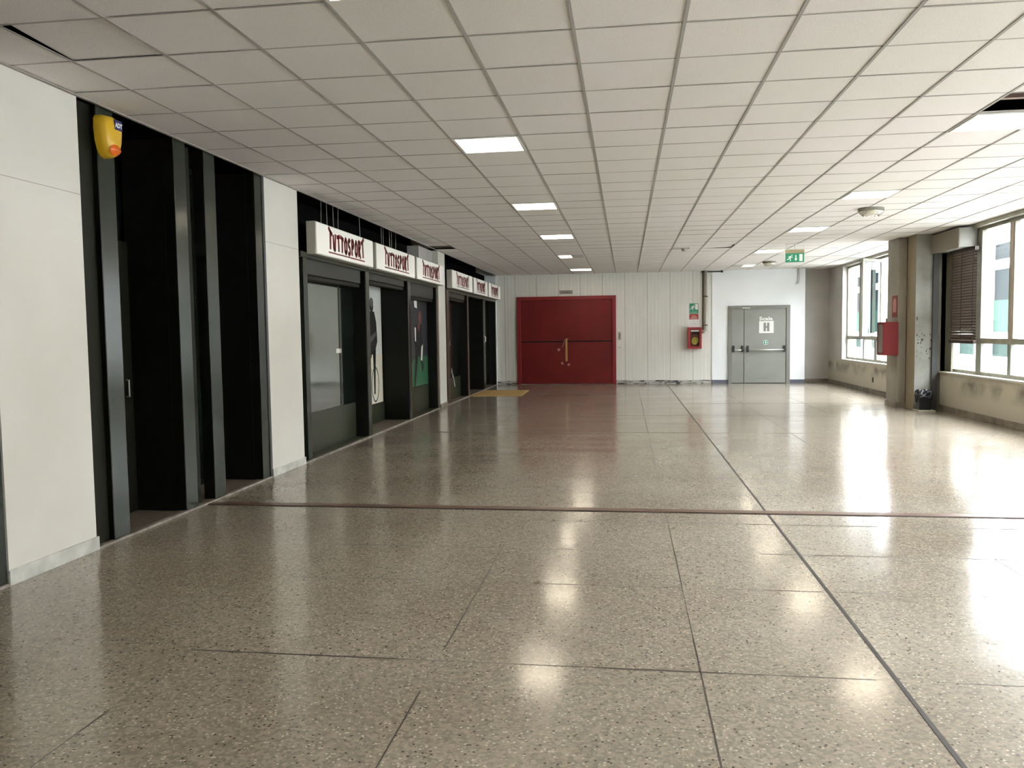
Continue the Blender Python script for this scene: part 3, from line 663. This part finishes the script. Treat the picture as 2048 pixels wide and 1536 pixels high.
mesh_obj('sheet', B(5.427, 5.757, Y-.012, Y-.009, 1.587, 1.80), m_paper, o); mesh_obj('print', B(5.50, 5.68, Y-.0135, Y-.012, 1.68, 1.685).box(5.50, 5.66, Y-.0135, Y-.012, 1.655, 1.66).box(5.575, 5.60, Y-.0135, Y-.012, 1.73, 1.75), mat('grey_print', (.45, .45, .44), .6), o)
o = thing('wall_pipe', (5.91, Y-.06, 1.5), 'vertical metal pipe from the ceiling to the fire hose cabinet', 'pipe')
mesh_obj('pipe', MB().tube([(5.92, Y-.07, H), (5.92, Y-.07, 1.55), (5.915, Y-.07, 1.49), (5.88, Y-.07, 1.455), (5.80, Y-.08, 1.45)], .042, 16), m_pipe, o, smooth=True)
for z in (2.42, 1.62): mesh_obj('bracket', B(5.868, 5.976, Y-.115, Y, z, z+.03), m_pipeb, o)
mesh_obj('pipe_shadow', B(5.835, 5.865, Y-.03, Y, 1.5, H-.005), m_pipeb, o)  # the pipe's shadow on the wall, built as a dark strip
o = mesh_obj('ceiling_cable', MB().tube([(5.80, Y-.06, H-.03), (6.1, Y-.09, H-.035), (6.35, Y-.07, H-.03)], .016, 8).box(6.33, 6.39, Y-.10, Y-.04, H-.06, H-.004), m_blk); tag(o, 'short black cable under the ceiling where the wall pipe goes up', 'cable')
o = mesh_obj('conduit_stub', MB().tube([(8.42, Y-.05, H), (8.42, Y-.05, 2.82), (8.41, Y-.05, 2.76), (8.36, Y-.06, 2.73), (8.33, Y-.06, 2.74)], .02, 10), m_alu, smooth=True); tag(o, 'short bent grey conduit hanging from the ceiling above the grey door', 'conduit')

# grey door
Y2 = Y-.02
d = sroot('door_2', (7.37, Y2, 0))
mesh_obj('door_frame', B(6.54, 6.63, Y2-.05, Y2, 0, 2.16).box(8.10, 8.20, Y2-.05, Y2, 0, 2.16).box(6.63, 8.10, Y2-.05, Y2, 2.075, 2.16), m_gdoorf, d, bevel=.003)
mesh_obj('door_leaf', B(6.635, 6.958, Y2-.030, Y2, .014, 2.07), m_gdoor, d, bevel=.002); mesh_obj('door_leaf', B(6.974, 8.09, Y2-.030, Y2, .014, 2.07), m_gdoor, d, bevel=.002)
mesh_obj('gap_seal', B(6.956, 6.976, Y2-.012, Y2-.001, .014, 2.07).box(6.63, 8.10, Y2-.012, Y2-.001, .0, .015).box(8.088, 8.10, Y2-.012, Y2-.001, .0, 2.075), m_gap, d)
mesh_obj('door_closer', B(6.92, 7.13, Y2-.07, Y2-.05, 2.085, 2.105), m_alu, d)
mesh_obj('maker_plate', B(7.30, 7.60, Y2-.033, Y2-.03, .13, .15), m_gdoorf, d)
def panic(xa, xb, zb=.93):
    p = mesh_obj('panic_bar', MB().tube([(xa+.02, Y2-.10, zb), (xb-.02, Y2-.10, zb)], .018, 12), m_alu, d, smooth=True)
    for x in (xa, xb):
        mesh_obj('bar_end', B(x-.028, x+.028, Y2-.075, Y2-.03, zb-.06, zb+.12).box(x-.02, x+.02, Y2-.12, Y2-.07, zb-.04, zb+.045), m_blk, p, bevel=.006)
panic(6.68, 6.915); panic(7.065, 8.045)
o = thing('stair_sign', (7.566, Y2-.03, 1.39), 'white stair sign reading Scala H on the grey door', 'door sign')
mesh_obj('plate', B(7.372, 7.762, Y2-.034, Y2-.031, 1.392, 1.728), m_paper, o)
Hm = text_mb('H', .34, lambda u, v, w_: (7.462+u*.88, Y2-.036+w_, 1.44+v), .001, .010)
mb = MB().box(7.49, 7.555, Y2-.036, Y2-.034, 1.44, 1.68).box(7.582, 7.647, Y2-.036, Y2-.034, 1.44, 1.68).box(7.555, 7.582, Y2-.036, Y2-.034, 1.535, 1.585)
mesh_obj('letter', mb, m_gdoorf, o)
mesh_obj('lettering', text_mb('Scala', .13, lambda u, v, w_: (7.375+u, Y2-.032+w_, 1.752+v), .001, .004, 1.40), m_paper, o)
o = thing('push_sticker', (7.55, Y2-.03, 1.13), 'small green and white sticker on the grey door above its long push bar', 'sticker')
mb = MB(); n = 16; mb.prism([(7.55+.062*abs(math.cos(2*math.pi*k/n))**.6*math.copysign(1, math.cos(2*math.pi*k/n)), Y2-.030, 1.135+.062*abs(math.sin(2*math.pi*k/n))**.6*math.copysign(1, math.sin(2*math.pi*k/n))) for k in range(n)], (0, -.003, 0)); mesh_obj('border', mb, m_swhite, o)
mesh_obj('field', B(7.50, 7.60, Y2-.035, Y2-.033, 1.087, 1.183), m_sgreen, o); mesh_obj('symbol', B(7.535, 7.567, Y2-.037, Y2-.035, 1.105, 1.165), m_swhite, o)

# ------------------------------------------------------------------ right side
XW = 9.42
def parapet(y0, y1):
    struct('wall_right', B(XR, XR+.28, y0, y1, 0, .67), m_par)
    struct('baseboard_right', B(XR-.018, XR, y0, y1, 0, .10), m_baseb, bevel=.003)
parapet(16.4, YF+.28); parapet(-4.2, 15.42)
struct('wall_right', B(XR, XR+.28, 22.1, YF+.28, .67, H+.6), m_grey)
struct('wall_right', B(XR, XR+.28, 15.42, 16.4, 0, H+.6), m_pil)
struct('wall_right', B(XR, XR+.28, -8, -4.2, 0, H+.6), m_grey)
struct('wall_right', B(XR+.02, XR+.28, 16.4, 22.1, 3.09, H+.62).box(XR+.02, XR+.28, -4.2, 15.42, 3.09, H+.62), m_winf)
struct('wall_back', B(-.66, XR+.3, YB-.1, YB, 0, H+.6), m_grey)
struct('trim_8', B(XR-.03, XR+.25, 16.4, 22.1, .67, .70), m_sill, bevel=.004)
struct('trim_8', B(XR-.03, XR+.25, -4.2, 15.42, .67, .70), m_sill, bevel=.004)

def window(name, y0, y1, mulls, lows, wide=(), skip=None):
    """mulls / lows: (y0, y1) spans of uprights above / below the transom"""
    w_ = sroot(name, (XW, (y0+y1)/2, .70))
    fr = MB().box(XW, XW+.06, y0, y1, .70, .755).box(XW, XW+.06, y0, y1, 3.04, 3.09).box(XW-.005, XW+.06, y0, y1, 1.215, 1.30)
    fr.box(XW, XW+.06, y0, y0+.05, .755, 3.04).box(XW, XW+.06, y1-.05, y1, .755, 3.04)
    mesh_obj('window_frame', fr, m_winf, w_, bevel=.003)
    for a, b in mulls: mesh_obj('mullion', B(XW-.01, XW+.065, a, b, 1.30, 3.04), m_winf, w_, bevel=.003)
    for a, b in lows: mesh_obj('mullion', B(XW-.005, XW+.065, a, b, .755, 1.215), m_wing, w_, bevel=.003)
    mesh_obj('glass_pane', B(XW+.028, XW+.032, y0+.05, y1-.05, 1.30, 3.04) if not skip else MB().box(XW+.028, XW+.032, y0+.05, skip[0], 1.30, 3.04).box(XW+.028, XW+.032, skip[1], y1-.05, 1.30, 3.04), m_glass, w_)
    mesh_obj('glass_pane', B(XW+.028, XW+.032, y0+.05, y1-.05, .755, 1.215), m_glass, w_)
    return w_
w1 = window('window_1', 16.4, 22.1, [(20.80, 20.98), (19.92, 20.05), (17.8, 17.9)], [(20.55, 20.65), (19.55, 19.75), (18.2, 18.3)], skip=(18.5, 20.78))
# open casements of the far window
def casement(yh, ang, length, w_):
    c, s = math.cos(ang), math.sin(ang)
    def bar(u0, u1, z0, z1, th=.03):
        pts = [(XW-.02-s*u+c*v, yh+c*u*-1-s*v, z0) for u, v in ((u0, 0), (u1, 0), (u1, th), (u0, th))]
        return pts, (0, 0, z1-z0)
    f = MB()
    for u0, u1, z0, z1 in ((0, .05, 1.32, 3.02), (length-.05, length, 1.32, 3.02), (.05, length-.05, 1.32, 1.38), (.05, length-.05, 2.96, 3.02)): f.prism(*bar(u0, u1, z0, z1))
    o = mesh_obj('casement', f, m_winf, w_)
    g = MB(); g.prism(*bar(.05, length-.05, 1.38, 2.96, .006)); mesh_obj('glass_pane', g, m_tint, o)
casement(20.72, math.radians(14), .74, w1); casement(19.2, math.radians(50), .72, w1)
mesh_obj('window_handle', MB().tube([(XW-.03, 20.0, 1.36), (XW-.06, 20.0, 1.36), (XW-.06, 20.0, 1.48)], .01, 8), m_alu, w1)
w2 = window('window_2', 9.2, 15.40, [(14.06, 14.34), (12.95, 13.11), (11.6, 11.75), (10.4, 10.52)], [(14.04, 14.24), (13.01, 13.12), (11.6, 11.72), (10.4, 10.5)])
mesh_obj('brass_strip', B(XW-.018, XW-.01, 12.975, 13.05, 1.30, 3.04), mat('bronze_strip', (.36, .29, .22), .4, .1), w2)
w3 = window('window_3', 2.4, 9.0, [(7.8, 7.95), (6.6, 6.75), (5.4, 5.55), (4.2, 4.35)], [(7.8, 7.92), (5.4, 5.52)])
w4 = window('window_4', -4.1, 2.2, [(1.0, 1.15), (-.2, -.05), (-1.4, -1.25), (-2.6, -2.45)], [(-.2, -.08)])
struct('wall_right', B(XR+.05, XR+.28, 9.0, 9.2, .70, 3.09).box(XR+.05, XR+.28, 2.2, 2.4, .70, 3.09), m_winf)
mesh_obj('side_panel', B(XW-.045, XW-.012, 15.13, 15.42, .70, 3.09), m_panel, w2)

# venetian blind
yb0, yb1, zb0, zb1, xb_ = 14.10, 15.12, 1.235, 2.765, XW-.07
t = thing('venetian_blind', (xb_, (yb0+yb1)/2, zb1), 'brown venetian blind lowered to the window bar behind the dirty pillar', 'blind')
mesh_obj('head_rail', B(xb_-.03, xb_+.03, yb0, yb1, zb1-.03, zb1+.03), m_slatd, t)
mesh_obj('bottom_rail', B(xb_-.03, xb_+.03, yb0, yb1, zb0-.025, zb0+.03), m_slatd, t, bevel=.004)
n = 31
for k in range(n):
    z = zb0+.06+(zb1-zb0-.11)*k/(n-1); a = math.radians(-57 if k > 5 else -50)+R(-.12, .12); hx, hz = .031*math.cos(a), .031*math.sin(a)
    mb = MB(); mb.prism([(xb_-hx, yb0+.01, z-hz), (xb_+.008, yb0+.01, z+.007), (xb_+hx, yb0+.01, z+hz), (xb_+hx, yb0+.01, z+hz+.0012), (xb_+.008, yb0+.01, z+.0085), (xb_-hx, yb0+.01, z-hz+.0012)], (0, yb1-yb0-.02, 0))
    mesh_obj('slat', mb, m_slat, t)
mesh_obj('ladder_cord', MB().box(xb_-.027, xb_-.024, 14.62, 14.635, zb0, zb1).box(xb_-.027, xb_-.024, yb0+.07, yb0+.08, zb0, zb1).box(xb_-.027, xb_-.024, yb1-.1, yb1-.09, zb0, zb1), m_slatd, t)

# duct box under ceiling
t = thing('ceiling_duct_box', (9.2, 15.0, 2.8), 'boxed-in beige duct under the ceiling above the venetian blind', 'duct box')
mesh_obj('box', B(9.13, XW-.015, 14.22, 15.38, 2.80, 3.11), m_duct, t, bevel=.004)
mesh_obj('shaded_side', B(9.115, 9.13, 14.22, 15.44, 2.79, 3.115), m_ductd, t)  # left side of the box, its shade put into a darker colour

# pillars
struct('wall_right', B(8.72, 8.872, 15.90, 16.52, 0, H), m_pil)
struct('wall_right', B(8.872, XR, 15.95, 16.45, 0, H), m_pil)
struct('baseboard_right', B(8.70, 8.872, 15.88, 16.54, 0, .11), m_baseb)
m_spot = mat('chipped_pillar_paint', (.5, .5, .46), .55)
nt = m_spot.node_tree; ns, ln, bs = nodes(m_spot)
tc = N(nt, 'ShaderNodeTexCoord'); nz = N(nt, 'ShaderNodeTexNoise', Scale=2.2, Detail=5); rp = ramp(nt, .3, .68, (.19, .185, .16), (.33, .34, .315))
ln.new(tc.outputs['Object'], nz.inputs['Vector']); ln.new(nz.outputs['Fac'], rp.inputs[0]); ln.new(rp.outputs[0], bs.inputs['Base Color'])
struct('wall_right', B(8.875, 9.155, 15.45, 15.93, 0, H), m_spot)
struct('wall_right', B(8.8745, 8.8755, 15.45, 15.93, 0, H), mat('cream_pillar_side', (.30, .255, .17), .6))
struct('trim_9', B(8.862, 8.886, 15.885, 15.905, 0, H), m_pipeb)
struct('trim_9', B(9.155, 9.25, 15.40, 15.60, 0, 2.8), m_jamb)
struct('wall_right', B(9.25, XR+.1, 15.42, 15.62, 0, H), m_panel)
struct('baseboard_right', B(8.865, 9.16, 15.435, 15.45, 0, .10), m_baseb)
# chipped marks on the pillar: one flat stain mesh
mb = MB(); ys = 15.449
def chip(x, z, rx, rz):
    n = 9; mb.prism([(x+rx*R(.6, 1.25)*math.cos(2*math.pi*k/n), ys, z+rz*R(.6, 1.25)*math.sin(2*math.pi*k/n)) for k in range(n)], (0, -.001, 0))
from_px = lambda px, py: (8.875+(px-160)/245*.28, 1.655-(py-380)/(1300-380)*1.41)
for px, py, rx, rz in ((188, 383, .018, .045), (190, 580, .022, .022), (265, 635, .030, .040), (262, 560, .009, .035), (298, 580, .01, .03), (248, 670, .015, .04), (205, 632, .014, .014), (208, 672, .018, .02),
                       (232, 525, .012, .008), (395, 640, .014, .03), (385, 570, .02, .012), (376, 543, .01, .01), (388, 740, .022, .03), (330, 765, .01, .035), (345, 800, .014, .012), (382, 852, .016, .02), (190, 772, .008, .012), (188, 828, .012, .02), (258, 785, .01, .01), (255, 722, .03, .006), (240, 856, .01, .008), (348, 740, .01, .012), (222, 600, .02, .008)):
    chip(*from_px(px, py), rx*.8, rz*.8)
o = mesh_obj('paint_damage', mb, mat('dark_chipped_spots', (.05, .05, .045), .8)); tag(o, 'cluster of dark chips and stains on the pale pillar above the bin', 'wall damage')

# red cabinet on pillar
o = thing('fire_cabinet', (8.6, 16.0, .98), 'red metal fire cabinet fixed to the left side of the pillar by the windows', 'fire cabinet')
x0, x1, y0, y1, z0, z1 = 8.46, 8.719, 15.84, 16.22, .975, 1.60
mesh_obj('box', B(x0, x1, y0, y1, z0, z1), m_cab, o, bevel=.006)
mesh_obj('door_frame', B(x0-.012, x0, y0+.005, y0+.04, z0+.01, z1-.01).box(x0-.012, x0, y1-.04, y1-.005, z0+.01, z1-.01).box(x0-.012, x0, y0+.04, y1-.04, z0+.01, z0+.05).box(x0-.012, x0, y0+.04, y1-.04, z1-.05, z1-.01), m_cab, o)
mesh_obj('window_pane', B(x0-.006, x0-.001, y0+.04, y1-.04, z0+.05, z1-.05), mat('cabinet_window', (.13, .09, .07), .3), o)
mesh_obj('pipe_stub', MB().tube([(8.58, 16.1, z1), (8.58, 16.1, z1+.07)], .014, 8), m_pipeb, o)
o = thing('fire_sign', (8.71, 16.05, 1.7), 'faded red upright sign on the pillar above the red fire cabinet', 'safety sign')
pl = mesh_obj('sign_plate', B(8.713, 8.719, 15.93, 16.22, 1.69, 2.09), mat('faded_red', (.22, .05, .04), .6, 0, .2), o)
mb = MB(); poly(mb, 8.713, [(15.98, 1.78), (16.16, 1.78), (16.16, 1.98), (16.1, 2.04), (16.04, 2.04), (15.98, 1.98)], -.002); mesh_obj('pictogram', mb, m_pink, pl)

# bin
bx0, bx1, by0, by1 = 8.865, 9.085, 15.16, 15.36
o = thing('waste_bin', ((bx0+bx1)/2, (by0+by1)/2, .02), 'small black waste bin with a liner, on the floor against the stained pillar', 'waste bin')
mb = MB(); k = .012; zt = .31
A = [(bx0+k, by0+k), (bx1-k, by0+k), (bx1-k, by1-k), (bx0+k, by1-k)]; Bt = [(bx0, by0), (bx1, by0), (bx1, by1), (bx0, by1)]
mb.v = [(x, y, .022) for x, y in A]+[(x, y, zt) for x, y in Bt]; mb.f = [(3, 2, 1, 0), (0, 1, 5, 4), (1, 2, 6, 5), (2, 3, 7, 6), (3, 0, 4, 7)]
b = mesh_obj('bin_body', mb, m_bin, o, bevel=.006)
mesh_obj('grip', B(bx0+.05, bx1-.07, by0-.004, by0+.002, .245, .262), m_plate, b)
mb = MB(); seg = 40; rings = []
for r, (z, s) in enumerate(((.235, 1.10), (.27, 1.14), (.31, 1.13), (.35, 1.08), (.375, .96), (.36, .80), (.33, .6))):
    ring = []
    for j in range(seg):
        a = 2*math.pi*j/seg; c, s_ = math.cos(a), math.sin(a); q = 1/max(abs(c), abs(s_))**.75
        ww = s*(1+R(-.06, .06)); zz = z+R(-.016, .016)+(.05 if (r < 2 and j in (18, 19, 20, 21, 22)) else 0)*-1.5
        ring.append(len(mb.v)); mb.v.append(((bx0+bx1)/2+.112*c*q*ww, (by0+by1)/2+.10*s_*q*ww, zz))
    rings.append(ring)
for ra, rb in zip(rings, rings[1:]):
    for j in range(seg): mb.f.append((ra[j], ra[(j+1) % seg], rb[(j+1) % seg], rb[j]))
lin = mesh_obj('bin_liner', mb, m_bag, o)
sm = lin.modifiers.new('thick', 'SOLIDIFY'); sm.thickness = .002
o = mesh_obj('floor_tray', B(8.84, 9.13, 15.10, 15.42, .001, .02), m_tray, bevel=.005); tag(o, 'flat pale tray on the floor under the black waste bin', 'tray')
o = mesh_obj('wall_socket', B(XR-.012, XR, 19.35, 19.42, .25, .36), m_blk); tag(o, 'small dark socket low on the wall under the far window', 'socket')

# ------------------------------------------------------------------ outside
t = thing('opposite_building', (14, 26, -6), 'white office building with dark windows seen across the courtyard', 'building')
ZG = -6
x = 14.35
mesh_obj('facade_wall', B(x, x+.4, -25, 62, -.5, .62).box(x, x+.4, -25, 62, 3.85, 5.1).box(x+.3, x+.4, -25, 62, .62, 3.85), m_fac, t)
mesh_obj('darkened_base_wall', B(x-.3, x+.4, -25, 62, ZG, -.5), m_facdark, t)  # unseen lower facade, made darker so less light bounces onto the ceiling
bands = MB(); bands.box(x-.02, x+.1, -25, 62, .98, 1.33).box(x-.02, x+.1, -25, 62, 3.12, 3.40).box(x-.15, x, -25, 62, .18, .22)
mesh_obj('spandrel', bands, m_fac, t)
y = -24.0; k = 0
pit = 2.36; off = 23.72-.05
y = off-pit*20
while y < 60:
    mesh_obj('pier', B(14.09, x+.1, y-.62, y, -.5, 5.1), m_fac, t)
    w_ = mesh_obj('window', B(x+.02, x+.05, y, y+pit-.62, 1.33, 3.85), m_facd, t)
    mesh_obj('lower_pane', B(x-.0, x+.018, y+.02, y+pit-.64, 1.34, 2.24), m_facm, w_)
    mesh_obj('lower_pane', B(x+.0, x+.018, y, y+pit-.62, .62, .98), m_facg, w_)
    y += pit
o = struct('ground_courtyard', B(9.8, 14.35, -25, 62, ZG-.1, ZG), m_court)
o['kind'] = 'structure'
